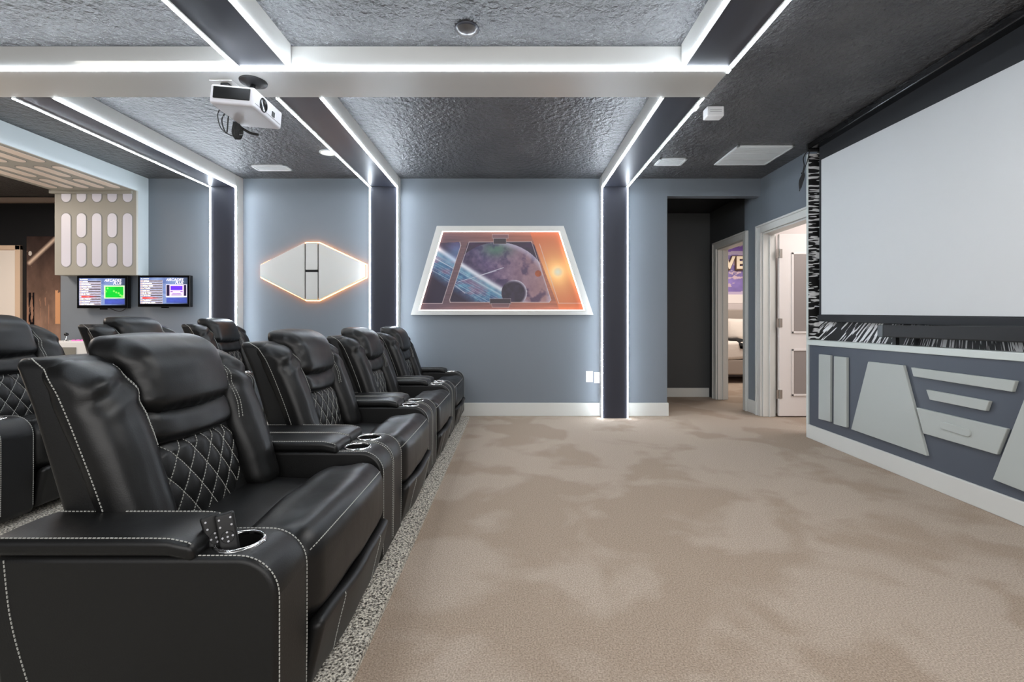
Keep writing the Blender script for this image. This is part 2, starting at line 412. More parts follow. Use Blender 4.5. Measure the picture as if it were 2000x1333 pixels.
def dashes(mb, pts, w=.00095, dash=.0065, gap=.0028):
    q = resample(pts, .0031); k = 0
    while k+2 < len(q):
        mb.bar(q[k], q[k+2], w); k += 3
def cast(tree, pts, d, off=.0012):
    d = Vector(d); out = []
    for p in pts:
        hit = tree.ray_cast(Vector(p)-d*1.5, d)
        if hit[0] is not None: out.append(hit[0]-d*off)
    return out
def runs(pts, lim=.03):
    r = [[pts[0]]] if pts else []
    for a, c in zip(pts, pts[1:]):
        if (c-a).length > lim: r.append([c])
        else: r[-1].append(c)
    return [q for q in r if len(q) > 2]
def offset_poly(P, d):
    n = len(P); out = []
    for i in range(n):
        a, p, c = Vector(P[i-1]), Vector(P[i]), Vector(P[(i+1) % n]); e1 = (p-a).normalized(); e2 = (c-p).normalized()
        n1 = Vector((-e1.y, e1.x)); n2 = Vector((-e2.y, e2.x)); m_ = (n1+n2); m_ = m_/max(.35, m_.dot(n1)) if m_.length > 1e-6 else n1
        out.append(p+m_*d)
    return out
def soft_prism(P, y0, y1, bv):
    """profile (x, z), counter-clockwise, extruded along y with rounded rims"""
    n = len(P); V = []; Fc = []; rings = []
    for a in (0, 30, 60, 90): rings.append((bv*(1-math.sin(R(a))), y0+bv*(1-math.cos(R(a)))))
    for a in (90, 60, 30, 0): rings.append((bv*(1-math.sin(R(a))), y1-bv*(1-math.cos(R(a)))))
    for d, y in rings:
        for q in offset_poly(P, d): V.append((q.x, y, q.y))
    for k in range(len(rings)-1):
        for i in range(n): Fc.append((k*n+i, (k+1)*n+i, (k+1)*n+(i+1) % n, k*n+(i+1) % n))
    Fc += [tuple(range(n)), tuple(range((len(rings)-1)*n, len(rings)*n))[::-1]]
    return V, Fc
def nz(p, s, a): return a*noise.noise(Vector(p)*s)

def make_recliner():
    t = thing('theater_recliner', '', 'recliner')
    L, LS = M['leather'], M['leather_side']
    st = MB()
    arc = [(.372-.085+.085*math.cos(R(a)), .375+.085*math.sin(R(a))) for a in range(0, 91, 10)]
    prof = [(-.20, .028), (.36, .028), (.372, .05)]+arc+[(.1, .46), (-.1, .46), (-.245, .46), (-.235, .3)]
    up = lambda z: -.27*(z-.46)
    for s in (-1, 1):
        V, Fc = soft_prism(prof, s*.4-.075, s*.4+.075, .012)
        arm = fixn(mk('arm', V, Fc, LS, None)); arm.location = (0, 0, 0)
        arm.data.clear_geometry(); arm.data.from_pydata(V, [], Fc)
        fixn(arm)
        cyl = MB().lathe((.25, s*.4, 0), [(0, .38), (.046, .38), (.046, .55), (0, .55)], 40).build('cut', LS); cyl.location = (0, 0, 0)
        cyl.data.clear_geometry(); c2 = MB().lathe((.25, s*.4, 0), [(.0001, .38), (.046, .38), (.046, .55), (.0001, .55)], 40); cyl.data.from_pydata(c2.V, [], c2.F); 
        bm = bmesh.new(); bm.from_mesh(cyl.data); bmesh.ops.remove_doubles(bm, verts=bm.verts, dist=.0005); bmesh.ops.recalc_face_normals(bm, faces=bm.faces); bm.to_mesh(cyl.data); bm.free()
        md = arm.modifiers.new('b', 'BOOLEAN'); md.object = cyl; md.operation = 'DIFFERENCE'; md.solver = 'EXACT'
        bpy.context.view_layer.update()
        me = bpy.data.meshes.new_from_object(arm.evaluated_get(bpy.context.evaluated_depsgraph_get()))
        arm.modifiers.clear(); arm.data = me; me.materials.clear(); me.materials.append(LS); bpy.data.objects.remove(cyl)
        for p in me.polygons: p.use_smooth = len(p.vertices) == 4
        for p in me.polygons:
            if p.area > .008: p.use_smooth = False
        arm.parent = t
        tr = bvh(arm)
        # arm rim stitching (both rims) and the curved rear seam on the outer face
        rim = [(.37, .06), (.372, .2)]+arc+[(.2, .46), (.17, .46)]
        for e in (-1, 1):
            y = s*.4+e*.066
            dashes(st, [(x+.0005*(1 if z < .44 else 0)+(.001 if z < .45 else 0), y, z+.001) for x, z in rim])
        ys = s*.4+s*.0758
        dashes(st, smooth_path([(-.205, ys, .455), (-.19, ys, .33), (-.155, ys, .20), (-.10, ys, .04)]))
        # cup holder
        cup = MB().lathe((.25, s*.4, .458), [(.0455, -.075), (.0455, .002), (.046, .0055), (.049, .0065), (.053, .005), (.0545, .001)], 40).build('cup_holder', M['chrome'], t, True, True)
        MB().lathe((.25, s*.4, .458), [(.0005, -.072), (.0445, -.072), (.0448, -.002)], 40).build('cup_well', M['void'], cup, True, True)
        # raised padded rest
        def fp(x, y, z, s=s):
            X = x*1.06-.022; z2 = z+.479
            z2 -= .012*max(0, (x-.14)/.06)**2
            z2 += .005*math.cos(y/.078*1.4)
            return (X, y+s*.4, z2)
        V, Fc = rbox((.207, .079, .019), .014, (10, 6, 2), fp)
        pad = mk('armrest_pad', V, Fc, L, t, True, True)
        pt = bvh(pad)
        for e in (-1, 1):
            path = [(x, s*.4+e*.070, .5) for x in np.linspace(-.235, .19, 44)]
            for q in runs(cast(pt, path, (0, 0, -1))): dashes(st, q)
    # base and outer back
    box('base_frame', -.20, .30, -.322, .322, .03, .27, M['leather_side'], t, local=True)
    for sx in (-.17, .27):
        for sy in (-.27, .27): MB().lathe((sx, sy, 0), [(.0, 0), (.022, 0), (.024, .032), (0, .032)], 16).build('foot', M['black'], t, False, True)
    def fs(x, y, z):
        Z = z+.475; X = x-.160-.30*(Z-.46)-.09*max(0, Z-.80)/.1*.5
        return (X, y*(1-.05*max(0, Z-.78)/.1), Z)
    V, Fc = rbox((.065, .330, .395), .03, (2, 6, 8), fs); shell = mk('back_shell', V, Fc, LS, t, True, True)
    wings = []
    for s in (-1, 1):
        def fw(x, y, z, s=s):
            Z = z+.607; X = x-.100-.34*(Z-.46)
            c = max(0, Z-.77); X -= 2.2*c*c*(1 if x > -10 else 0)+.0
            k = math.sin((Z-.38)*9)*.008; X += k
            # gather folds near the shoulder
            X += .008*math.sin(Z*78+y*45*s)*max(0, min(1, (Z-.70)/.08))*(1 if x > -.02 else .3)
            Y = y*(1+.10*math.sin((Z-.4)*6))-.008*s*0
            X += nz((x, y+s, z), 7, .008)
            return (X, Y+s*.259, Z+nz((x+3, y, z), 11, .006)-.10*max(0, Z-.84)*0)
        V, Fc = rbox((.072, .074, .255), .06, (4, 8, 34), fw); wings.append(mk('side_bolster', V, Fc, L, t, True, True))
    def fh(x, y, z):
        Z = z+.805; X = x-.228-.30*(Z-.82); c = max(0, Z-.84); X -= 3.5*c*c
        X += .018*(1-(y/.19)**2)*(1 if x > 0 else 0)+.012*math.cos((Z-.79)*14)*(1 if x > 0 else 0)
        edge = abs(y)/.19
        X += .0035*math.sin(y*210)*max(0, (.74-Z)/.03 if Z < .77 else 0)*(1 if x > 0 else 0)
        X += .004*math.sin(Z*120)*max(0, (edge-.8)/.2)
        return (X, y*(1-.03*math.cos((Z-.82)*20)), Z+.010*(1-edge**2)*(1 if z > 0 else 0)+nz((x, y, z), 8, .006))
    V, Fc = rbox((.078, .19, .112), .058, (4, 14, 8), fh); head = mk('headrest', V, Fc, L, t, True, True)
    def fl(x, y, z):
        return (x-.178-.3*z+.012*(1-(y/.19)**2)+nz((x, y, z), 12, .006), y, z+.662-.02*(y/.19)**2*0+.012*(y/.19)**2)
    V, Fc = rbox((.06, .188, .056), .045, (2, 12, 3), fl); lum = mk('lumbar_roll', V, Fc, L, t, True, True)
    # quilted panel
    def base(y, z):
        a = min(1, abs(y)/.195); k = (z-.31)/.33; e = min(1, max(0, (1-a)*9))**.5; e2 = min(1, max(0, (1-k)*7))**.5
        return -.155-.16*(z-.43)+.052*e*e2+.016*(1-a*a)+.012*math.sin(min(1, k)*math.pi)
    P1, P2 = .036, .052
    def quilt(y, z):
        p = (y/P1+z/P2); q = (y/P1-z/P2)
        fa = abs(math.sin(math.pi*p/1.0*.5)); fb = abs(math.sin(math.pi*q*.5))
        return .0075*(fa*fb)**.5
    ny_, nz_ = 110, 90; V = []; Fc = []
    for j in range(nz_+1):
        for i in range(ny_+1):
            y = -.195+.39*i/ny_; z = .31+.322*j/nz_; zz = z-.03*(abs(y)/.195)**3*(j/nz_)
            V.append((base(y, z)+quilt(y, z), y, zz))
    for j in range(nz_):
        for i in range(ny_): a = j*(ny_+1)+i; Fc.append((a, a+1, a+ny_+2, a+ny_+1))
    qp = mk('quilted_panel', V, Fc, M['leather_side'], t, True, True)
    qt = MB(); qb = bvh(qp)
    for k in range(-20, 21):
        for sg in (1, -1):
            # lines where y/P1 + sg*z/P2 = 2k
            pts = []
            for j in range(60):
                z = .315+.31*j/59; y = (2*k-sg*z/P2)*P1
                if abs(y) < .186: pts.append((y, z))
            if len(pts) > 3:
                for q in runs(cast(qb, [(0, y, z-.03*(abs(y)/.195)**3*((z-.31)/.322)) for y, z in pts], (-1, 0, 0), .0006), .05): dashes(qt, q, .0010)
    qt.build('diamond_stitching', M['thread'], qp, False, True)
    # seat
    def fr(x, y, z):
        return (x+.0, y, z+.298+.012*(1-(y/.32)**2)*(1 if z > 0 else 0)-.03*x+nz((x, y, z), 7, .006))
    V, Fc = rbox((.175, .322, .075), .04, (6, 12, 2), fr); mk('seat_cushion', V, Fc, L, t, True, True)
    def ff(x, y, z):
        Z = z+.315+.014*(1-(y/.32)**2)*(1 if z > 0 else 0); X = x+.272+.018*(1-(y/.32)**2)*(1 if x > 0 else 0)
        Z += .005*math.sin(x*40)*(1 if z > 0 else 0)
        return (X, y, Z+nz((x, y+2, z), 8, .007))
    V, Fc = rbox((.112, .322, .112), .062, (6, 16, 3), ff); fc = mk('front_cushion', V, Fc, L, t, True, True)
    ft = bvh(fc); d = Vector((-1, 0, -1)).normalized()
    pth = [Vector((.36, y, .385)) for y in np.linspace(-.30, .30, 90)]
    for q in runs(cast(ft, pth, d)): dashes(st, q)
    def fo(x, y, z):
        Z = z+.125; return (x+.345+.045*((Z-.03)/.19)+.006*math.cos(y*9), y*.98, Z+.004*math.sin(y*20))
    V, Fc = rbox((.022, .318, .092), .02, (2, 12, 6), fo); foot = mk('footrest_panel', V, Fc, LS, t, True, True)
    fb_ = bvh(foot)
    for yy in (-.17, .17):
        for q in runs(cast(fb_, [(0, yy+.002*math.sin(z*40), z) for z in np.linspace(.05, .21, 40)], (-1, 0, 0))): dashes(st, q)
    # back stitching: outer seam on each side, inner seams round headrest and lumbar
    sb = bvh(shell, *wings)
    for s in (-1, 1):
        pts = smooth_path([(-.098, 0, .44), (-.15, 0, .60), (-.215, 0, .76), (-.26, 0, .83), (-.32, 0, .865), (-.37, 0, .872)])
        for q in runs(cast(sb, pts, (0, -s, 0))): dashes(st, q)
        for oy in (.0, .008):
            pts = [Vector((0, s*y, z)) for y, z in [(p.y, p.z) for p in smooth_path([(0, .214-oy, .90), (0, .206-oy, .82), (0, .203-oy, .74), (0, .206-oy, .68), (0, .20-oy, .62)])]]
            if oy and False: continue
            for q in runs(cast(bvh(*wings), pts, (-1, 0, 0))): dashes(st, q)
    hb = bvh(head)
    st.build('stitching', M['thread'], t, False, True)
    return t
def copy_tree(o, parent=None):
    c = o.copy(); COL.objects.link(c); c.parent = parent
    for ch in list(o.children): copy_tree(ch, c)
    return c
proto = make_recliner()
gf = 'black leather recliners in two rows'
row1 = [(1.45, 'nearest black leather recliner with two remotes in its cup holder, bottom left'),
        (2.40, 'second black recliner of the front row, just behind the nearest one'),
        (3.36, 'third black recliner of the front row, its pads left of the space picture'),
        (4.32, 'farthest black recliner of the front row, standing against the slate blue back wall')]
row2 = [(2.41, 'black recliner of the raised back row cut off by the left edge of the photo'),
        (3.37, 'middle black recliner of the raised back row, its headrest below the two televisions'),
        (4.33, 'farthest black recliner of the raised back row, beside the leftmost dark pilaster')]
first = True
for X, Z, rows in ((-.87, .022, row1), (-2.53, .10, row2)):
    for y, lab in rows:
        c = proto if first else copy_tree(proto); first = False
        c.location = (X, y, Z); c['label'] = lab; c['category'] = 'recliner'; c['group'] = gf
for c in COL.objects:
    if c.name.startswith('theater_recliner') and c.location.x > -1: c['group'] = 'front row recliners'
    elif c.name.startswith('theater_recliner'): c['group'] = 'back row recliners'

# remotes standing in the near cup holder
def remote(loc, rot, label):
    t = thing('remote_control', label, 'remote', loc); t.rotation_euler = rot
    V, Fc = rbox((.0085, .019, .075), .006, (1, 2, 4)); V = [(x, y, z+.075) for x, y, z in V]
    mk('remote_body', V, Fc, M['black'], t, True, True)
    P = [(-.011, .138), (.011, .138), (-.011, .122), (.011, .122), (-.011, .062), (0, .062), (.011, .062), (-.011, .047), (0, .047), (.011, .047), (0, .033), (0.0, .098), (-.010, .098), (.010, .098), (0, .108), (0, .088)]
    btn = mat('remote_button', (190, 190, 195), .4)
    for y, z in P:
        MB().lathe((.0088, y, z), [(.0001, .0012), (.0021, .001), (.0024, -.001)], 10, 'x').build('button', btn, t, False, True)
    MB().lathe((.0085, 0, .098), [(.0125, .0008), (.0135, .0008), (.0135, -.001)], 24, 'x').build('navigation_ring', M['gloss_black'], t, False, True)
    return t
remote((-.618, 1.030, .405), (R(9), R(-9), R(-62)), 'slim black remote on the right, leaning in the near recliner cup holder')
remote((-.640, 1.040, .403), (R(13), R(-11), R(-50)), 'black remote on the left, behind the other in the same cup holder')

# ------------------------------------------------------------------ back wall decor
s_ = F/(YB-.03)
def pb(px, py, Y): return ((px-CX)*Y/F, Y, CZ+(HY-py)*Y/F)
# hexagon panel
t = thing('hexagon_wall_panel', 'pale grey elongated hexagon wall panel with dark stripes and orange back glow', 'wall decor', pb(610, 530, YB-.05))
Y0 = YB-.055
def poly(name, P, y0, y1, m, parent, bevel=0):
    return MB().prism([pb(x, y, y0) for x, y in P], [(pb(x, y, y0)[0], y1, pb(x, y, y0)[2]) for x, y in P]).build(name, m, parent, bevel=bevel)
poly('panel_left', [(508, 518), (594.5, 474.5), (594.5, 586), (508, 541)], Y0, Y0+.02, M['hexgrey'], t)
poly('panel_right', [(622.5, 474.5), (713, 517), (713, 541), (622.5, 586)], Y0, Y0+.02, M['hexgrey'], t)
poly('panel_centre_top', [(597, 474), (620, 474), (620, 527), (597, 527)], Y0, Y0+.02, M['hexgrey'], t)
poly('panel_centre_bottom', [(597, 532), (620, 532), (620, 586), (597, 586)], Y0, Y0+.02, M['hexgrey'], t)
poly('dark_backing', [(512, 518), (597, 477), (621, 477), (709, 518), (709, 540), (621, 583), (597, 583), (512, 540)], Y0+.019, Y0+.03, M['black'], t)
hexp = [(506.5, 517), (595.5, 473), (621.5, 473), (714.5, 516.5), (714.5, 542), (621.5, 587.5), (596.5, 587.5), (506.5, 542)]
b = MB()
for i in range(8):
    a = Vector(pb(*hexp[i], Y0)); c = Vector(pb(*hexp[(i+1) % 8], Y0)); a.y = c.y = Y0+.034; b.bar(a, c, .0035)
b.build('led_strip', M['led_warm'], t)

# space window picture
YF = YB-.05
t = thing('space_window_picture', 'tapered light grey framed picture of planets with lit inner edge on the back wall', 'picture', pb(980, 530, YF))
O = [(802, 615.5), (1159, 615.5), (1101, 441.5), (853, 441.5)]; I = [(817, 607), (1143, 607), (1093, 451.5), (863.5, 451.5)]
b = MB()
for i in range(4):
    j = (i+1) % 4
    q = [pb(*O[i], YF), pb(*O[j], YF), pb(*I[j], YF), pb(*I[i], YF)]; b.prism(q, [(x, YB-.002, z) for x, y, z in q])
b.build('frame', M['hexgrey'], t)
b = MB()
for i in range(4):
    j = (i+1) % 4; k1, k2 = Vector(pb(*I[i], YF)), Vector(pb(*I[j], YF)); cc = Vector(pb(980, 530, YF))
    k1 += (cc-k1)*.006; k2 += (cc-k2)*.006; k1.y = k2.y = YF+.012; b.bar(k1, k2, .006)
b.build('led_strip', M['led_soft'], t)
def seg(px, py, a, c):
    ax, ay = a; bx, by = c; tt = np.clip(((px-ax)*(bx-ax)+(py-ay)*(by-ay))/((bx-ax)**2+(by-ay)**2), 0, 1)
    return np.hypot(px-ax-tt*(bx-ax), py-ay-tt*(by-ay))
def inpoly(px, py, P):
    r = np.zeros(px.shape, bool); n = len(P)
    for i in range(n):
        x1, y1 = P[i]; x2, y2 = P[(i+1) % n]
        c = ((y1 > py) != (y2 > py)) & (px < (x2-x1)*(py-y1)/(y2-y1+1e-12)+x1); r ^= c
    return r
def art(u, v):
    # picture drawn in its own plane, x 0..500 and y down as laid out on the sheet
    yb, yt = 607., 451.5; y = yb+(yt-yb)*v; xl = 817+(863.5-817)*v; xr = 1143+(1093-1143)*v; x = xl+(xr-xl)*u
    X = (x-780)*3.174; Y = (y-400)*3.174
    def C(*c): return np.array(c, float)/255
    n1 = vnoise(X/60, Y/60, 1); n2 = vnoise(X/25, Y/25, 9); n3 = vnoise(X/140+Y/60, Y/40-X/90, 20)
    k = np.clip((X-200)/850, 0, 1)[..., None]
    col = C(96, 78, 92)*(1-k)+C(196, 120, 92)*k
    col = col*(.86+.28*vnoise(X/160, Y/7, 4)[..., None])
    sun = np.exp(-np.hypot(X-985, Y-415)/95)[..., None]; right = (X > 830+(Y-220)*.38)[..., None]
    col = np.where(right, C(196, 104, 70)*(1-sun)+C(250, 210, 130)*np.minimum(1, sun*1.4), col)
    core = np.exp(-(np.hypot(X-985, Y-415)/26)**2)[..., None]; col = col*(1-core)+C(255, 250, 225)*core
    left = inpoly(X, Y, [(225, 235), (372, 228), (378, 250), (262, 610), (100, 610)]); 
    main = inpoly(X, Y, [(430, 228), (815, 226), (840, 250), (942, 590), (930, 603), (318, 605), (312, 590), (420, 235)])
    sp = C(44, 30, 52)*(.7+.7*n1[..., None])+C(60, 20, 60)*np.clip(n3-.5, 0, 1)[..., None]
    # large planet
    d = np.hypot(X-612, Y-560)/330.; m1 = d < 1
    land = C(60, 46, 92)*(1-n2[..., None])+C(150, 128, 160)*n2[..., None]
    kk = np.clip((X-520)/380, 0, 1)[..., None]; land = land*(1-kk*.7)+C(200, 152, 138)*kk*.7
    gr = np.exp(-(((X-600)/95)**2+((Y-272)/48)**2))[..., None]; land = land*(1-gr*.8)+C(76, 122, 100)*gr*.8
    dk = np.clip((n1-.52)*6, 0, 1)[..., None]; land = land*(1-.5*dk)+C(30, 20, 66)*.5*dk
    sh = np.clip((520-X)/200+(Y-330)/260, 0, 1)[..., None]*.75; land = land*(1-sh)+C(40, 26, 48)*sh
    rim = np.clip((d-.9)/.1, 0, 1)[..., None]*np.clip((X-560)/120, 0, 1)[..., None]; land = land*(1-rim*.7)+C(206, 206, 232)*rim*.7
    sp = np.where(m1[..., None], land, sp)
    # teal planet and light ring
    q = (Y-270)-(X-240)*.63                                   # ring axis
    ln = np.hypot(1, .63); dist = q/ln; dist = dist+((X-480)/300)**2*14-10
    blue = C(36, 62, 112)*(1-n2[..., None])+C(110, 176, 204)*n2[..., None]; pk = np.clip((n3-.5)*5, 0, 1)[..., None]; blue = blue*(1-.55*pk)+C(176, 108, 132)*.55*pk
    low = np.clip((dist-120)/60, 0, 1)[..., None]; blue = blue*(1-low)+C(40, 28, 54)*low
    sp = np.where((dist > 0)[..., None] & (X < 800)[..., None], blue, sp)
    ring = np.exp(-(dist/17)**2)[..., None]*np.clip((860-X)/200, 0, 1)[..., None]; sp = sp*(1-ring)+C(236, 238, 246)*ring
    r2 = np.exp(-((dist-34)/13)**2)[..., None]*.6*np.clip((820-X)/200, 0, 1)[..., None]; sp = sp*(1-r2)+C(150, 196, 216)*r2
    st_ = (vnoise(X/70-Y/40, Y/5-X/9, 30) > .66)[..., None] & ((dist > 25) & (dist < 140))[..., None]; sp = np.where(st_, sp*.55+C(226, 236, 246)*.45, sp)
    # moons
    d2 = np.hypot(X-712, Y-545)/80; c2 = C(52, 40, 62)*(.7+.6*n2[..., None]); rm = np.clip((d2-.80)/.2, 0, 1)[..., None]*np.clip((X-Y*.5-400)/90, 0, 1)[..., None]; c2 = c2*(1-rm)+C(226, 220, 232)*rm
    sp = np.where((d2 < 1)[..., None], c2, sp)
    sp = np.where((np.hypot(X-862, Y-425) < 20)[..., None], C(168, 84, 48)*(.8+.4*n2[..., None]), sp)
    for a, c, wd in (((500, 436), (645, 388), 3.2), ((360, 478), (600, 408), 2.0), ((222, 330), (330, 392), 2.5), ((345, 500), (405, 548), 2.5)):
        e = np.clip(1-seg(X, Y, a, c)/wd, 0, 1)[..., None]; sp = sp*(1-e)+C(240, 240, 250)*e
    col = np.where((main | left)[..., None], sp, col)
    halo = np.exp(-(np.hypot(X-355, Y-290)/70)**2)[..., None]*.55; col = np.where(left[..., None], col*(1-halo)+C(130, 176, 232)*halo, col)
    # struts and bright window edging
    for P in ([(430, 228), (820, 226), (942, 590), (930, 605), (312, 605), (308, 590), (430, 228)], [(372, 228), (378, 250), (262, 612), (110, 612)], [(870, 240), (990, 610), (1150, 610)]):
        for a, c in zip(P, P[1:]):
            e = np.clip(1.3-seg(X, Y, a, c)/2.4, 0, 1)[..., None]*.75; col = col*(1-e)+C(228, 214, 212)*e
    for P, cc in (([(583, 205), (662, 205), (662, 240), (583, 240)], (56, 46, 56)), ([(560, 582), (690, 582), (690, 615), (560, 615)], (62, 52, 62)), ([(575, 180), (675, 180), (675, 204), (575, 204)], (120, 92, 100)), ([(568, 612), (685, 612), (678, 636), (575, 636)], (120, 92, 98))):
        mm = inpoly(X, Y, P)[..., None]; col = np.where(mm, C(*cc), col)
        for a, c in zip(P, P[1:]+P[:1]):
            e = np.clip(1.2-seg(X, Y, a, c)/2.2, 0, 1)[..., None]*.6; col = col*(1-e)+C(190, 180, 184)*e
    return col*.86
yy = YB-.012
A4 = [pb(*q, YF) for q in I]; A4 = [(x, yy, z) for x, y, z in A4]
painted('print', A4[0], A4[1], A4[2], A4[3], 420, 210, art, M['art'], t)

# wall plates
def plate(px, py, label):
    x, y, z = pb(px, py, YB); t = thing('outlet_plate', label, 'outlet', (x, YB, z-.058), 'white outlet plates low on the back wall')
    box('cover_plate', x-.037, x+.037, YB-.006, YB, z-.058, z+.058, M['plastic'], t, bevel=.002)
    box('socket', x-.017, x+.017, YB-.0075, YB-.005, z-.033, z+.033, M['door'], t, bevel=.002)
    for dz in (-.018, .018):
        for dx in (-.006, .006): box('slot', x+dx-.001, x+dx+.001, YB-.0082, YB-.007, z+dz-.004, z+dz+.004, M['black'], t)
plate(1151, 736, 'white outlet plate on the slate wall, the one clear of the pilaster')
plate(1167, 738, 'white outlet plate tucked against the light line of the pilaster')

# ------------------------------------------------------------------ ceiling items
def pc(px, py, z=H): k = (HY-py)/(z-CZ); return ((px-CX)/k, F/k, z)
def vent(x0, x1, y0, y1, label, bars, cross):
    t = thing('ceiling_vent', label, 'vent', ((x0+x1)/2, (y0+y1)/2, H-.012)); z0 = H-.012; f = .022
    MB().box(x0, x1, y0, y0+f, z0, H).box(x0, x1, y1-f, y1, z0, H).box(x0, x0+f, y0, y1, z0, H).box(x1-f, x1, y0, y1, z0, H).build('frame', M['vent'], t, bevel=.002)
    box('backing', x0+f, x1-f, y0+f, y1-f, H-.003, H-.001, M['vent_dark'], t)
    b = MB(); n = bars
    for i in range(n): y = y0+f+(y1-y0-2*f)*(i+.5)/n; b.box(x0+f, x1-f, y-.0035, y+.0035, z0+.002, H-.003)
    b.build('slats', M['vent'], t)
    if cross:
        for k in range(1, cross): y = y0+(y1-y0)*k/cross; box('divider', x0+f, x1-f, y-.007, y+.007, z0, H-.003, M['vent'], t)
vent(1.93, 2.42, 3.94, 4.41, 'large square white return air grille in the ceiling near the door wall', 27, 3)
vent(1.36, 1.62, 4.24, 4.43, 'small white ceiling vent beside the right-hand beam', 7, 0)
vent(-2.52, -2.18, 4.42, 4.58, 'small white ceiling vent above the hexagon panel', 6, 0)
x, y, z = pc(640, 298)
t = thing('recessed_downlight', 'glowing warm recessed downlight beside the beam above the hexagon panel', 'ceiling light', (x, y, H))
MB().lathe((x, y, H), [(.072, 0), (.072, -.006), (.056, -.008), (.052, -.002)], 32).build('trim_ring', M['vent'], t, True)
MB().lathe((x, y, H-.004), [(.0005, 0), (.054, 0)], 32).build('diffuser', M['bulb'], t)
x, y, z = pc(912, 56)
t = thing('ceiling_dome', 'round dark grey dome fixture on the textured ceiling at the top centre', 'ceiling fixture', (x, y, H))
MB().lathe((x, y, H), [(.062, 0), (.062, -.006), (.056, -.010)], 36).build('dome_rim', M['under'], t, True)
MB().lathe((x, y, H-.010), [(.056, 0), (.045, -.012), (.025, -.019), (.0005, -.021)], 36).build('dome', mat('smoked_dome', (88, 86, 86), .22), t, True)
# small wall pack hanging from the ceiling, and the round detector by the beam
t = thing('ceiling_sensor_box', 'small white rectangular box on the ceiling right of the beam', 'sensor', (1.43, 3.26, H))
MB().box(1.365, 1.485, 3.22, 3.30, H-.072, H-.001).build('housing', M['plastic'], t, bevel=.008)
box('grille_line', 1.385, 1.465, 3.218, 3.2205, H-.042, H-.040, M['vent_dark'], t); box('grille_line', 1.385, 1.465, 3.218, 3.2205, H-.030, H-.028, M['vent_dark'], t)
t = thing('spot_detector', 'small round white spotlight fixed to the side of the right-hand beam', 'sensor', (1.22, 3.12, H-.06))
MB().lathe((1.215, 3.16, H-.05), [(.0005, -.02), (.03, -.018), (.034, 0), (.03, .02), (.0005, .022)], 24, 'x').build('base', M['plastic'], t, True)
V, Fc = rbox((.025, .035, .022), .018, (2, 2, 2)); mk('head', [(a+1.215, c+3.06, e+H-.085) for a, c, e in V], Fc, M['plastic'], t, True)
box('bracket', 1.20, 1.22, 3.07, 3.15, H-.085, H-.05, M['plastic'], t)

# ------------------------------------------------------------------ projector under the cross beam
t = thing('projector', 'white projector with dark rear vent hanging under the cross beam on a black mount', 'projector', (-1.485, 2.6, 2.12))
rot = Matrix.Rotation(R(5), 3, 'Y')
def pj(V): return [tuple(rot @ Vector(v)+Vector((-1.485, 2.59, 2.188))) for v in V]
V, Fc = rbox((.118, .15, .052), .014, (3, 3, 2)); mk('body', pj(V), Fc, M['projector'], t, True)
V, Fc = rbox((.098, .004, .031), .0035, (2, 1, 2)); mk('rear_vent', pj([(a, c-.151, e+.008) for a, c, e in V]), Fc, M['black'], t, True)
V, Fc = rbox((.003, .132, .001), .0009, (1, 2, 1)); mk('seam', pj([(a+.1165, c, e-.026) for a, c, e in V]), Fc, M['vent_dark'], t)
b = MB().lathe((.119, -.055, .0), [(.0005, .002), (.030, .002), (.034, .004), (.038, 0)], 28, 'x'); b.V = pj(b.V); b.build('lens', M['gloss_black'], t, True)
b = MB().box(.1165, .121, .035, .062, -.018, .010); b.V = pj(b.V); b.build('sensor_window', M['black'], t)
b = MB().box(-.02, .015, -.02, .02, .05, .06); b.V = pj(b.V); b.build('mount_foot', M['black'], t)
MB().lathe((-1.49, 2.655, 0), [(.0005, 2.345), (.034, 2.345), (.045, 2.355), (.072, 2.363), (.074, 2.3695), (.0005, 2.3695)], 32).build('mount_plate', M['black'], t, True)
b = MB().tube([(-1.49, 2.655, 2.35), (-1.485, 2.62, 2.29), (-1.485, 2.60, 2.235)], .016, 10); 
for a in (-.05, .05): b.tube([(-1.485+a*.4, 2.61, 2.30), (-1.485+a*1.4, 2.60+a, 2.236)], .005, 6)
b.build('mount_arm', M['black'], t, True)
t = thing('ceiling_power_plate', 'white socket plate under the cross beam beside the projector mount', 'outlet', (-1.66, 2.66, BZ))
box('cover_plate', -1.73, -1.60, 2.63, 2.72, BZ-.006, BZ-.0005, M['plastic'], t, bevel=.002)
MB().box(-1.68, -1.63, 2.65, 2.69, BZ-.04, BZ-.006).build('plug', M['black'], t, bevel=.006)
b = MB()
b.tube(smooth_path([(-1.655, 2.67, 2.33), (-1.66, 2.70, 2.25), (-1.70, 2.70, 2.17), (-1.685, 2.72, 2.10), (-1.66, 2.70, 2.20), (-1.62, 2.66, 2.18)]), .004)
b.tube(smooth_path([(-1.64, 2.68, 2.33), (-1.71, 2.70, 2.24), (-1.73, 2.71, 2.19), (-1.71, 2.72, 2.12), (-1.65, 2.74, 2.09), (-1.60, 2.72, 2.12)]), .003)
for k in range(5): b.tube(smooth_path([(-1.63+.006*k, 2.70, 2.16), (-1.645+.008*k, 2.71, 2.10), (-1.63+.006*k, 2.72, 2.065), (-1.615+.008*k, 2.71, 2.10), (-1.60, 2.70, 2.15)]), .0035)
b.tube(smooth_path([(-1.61, 2.71, 2.14), (-1.56, 2.735, 2.11), (-1.51, 2.745, 2.10)]), .008)
tag(b.build('cable_bundle', M['black'], None, True), 'looped black power cables hanging behind the projector', 'cable')

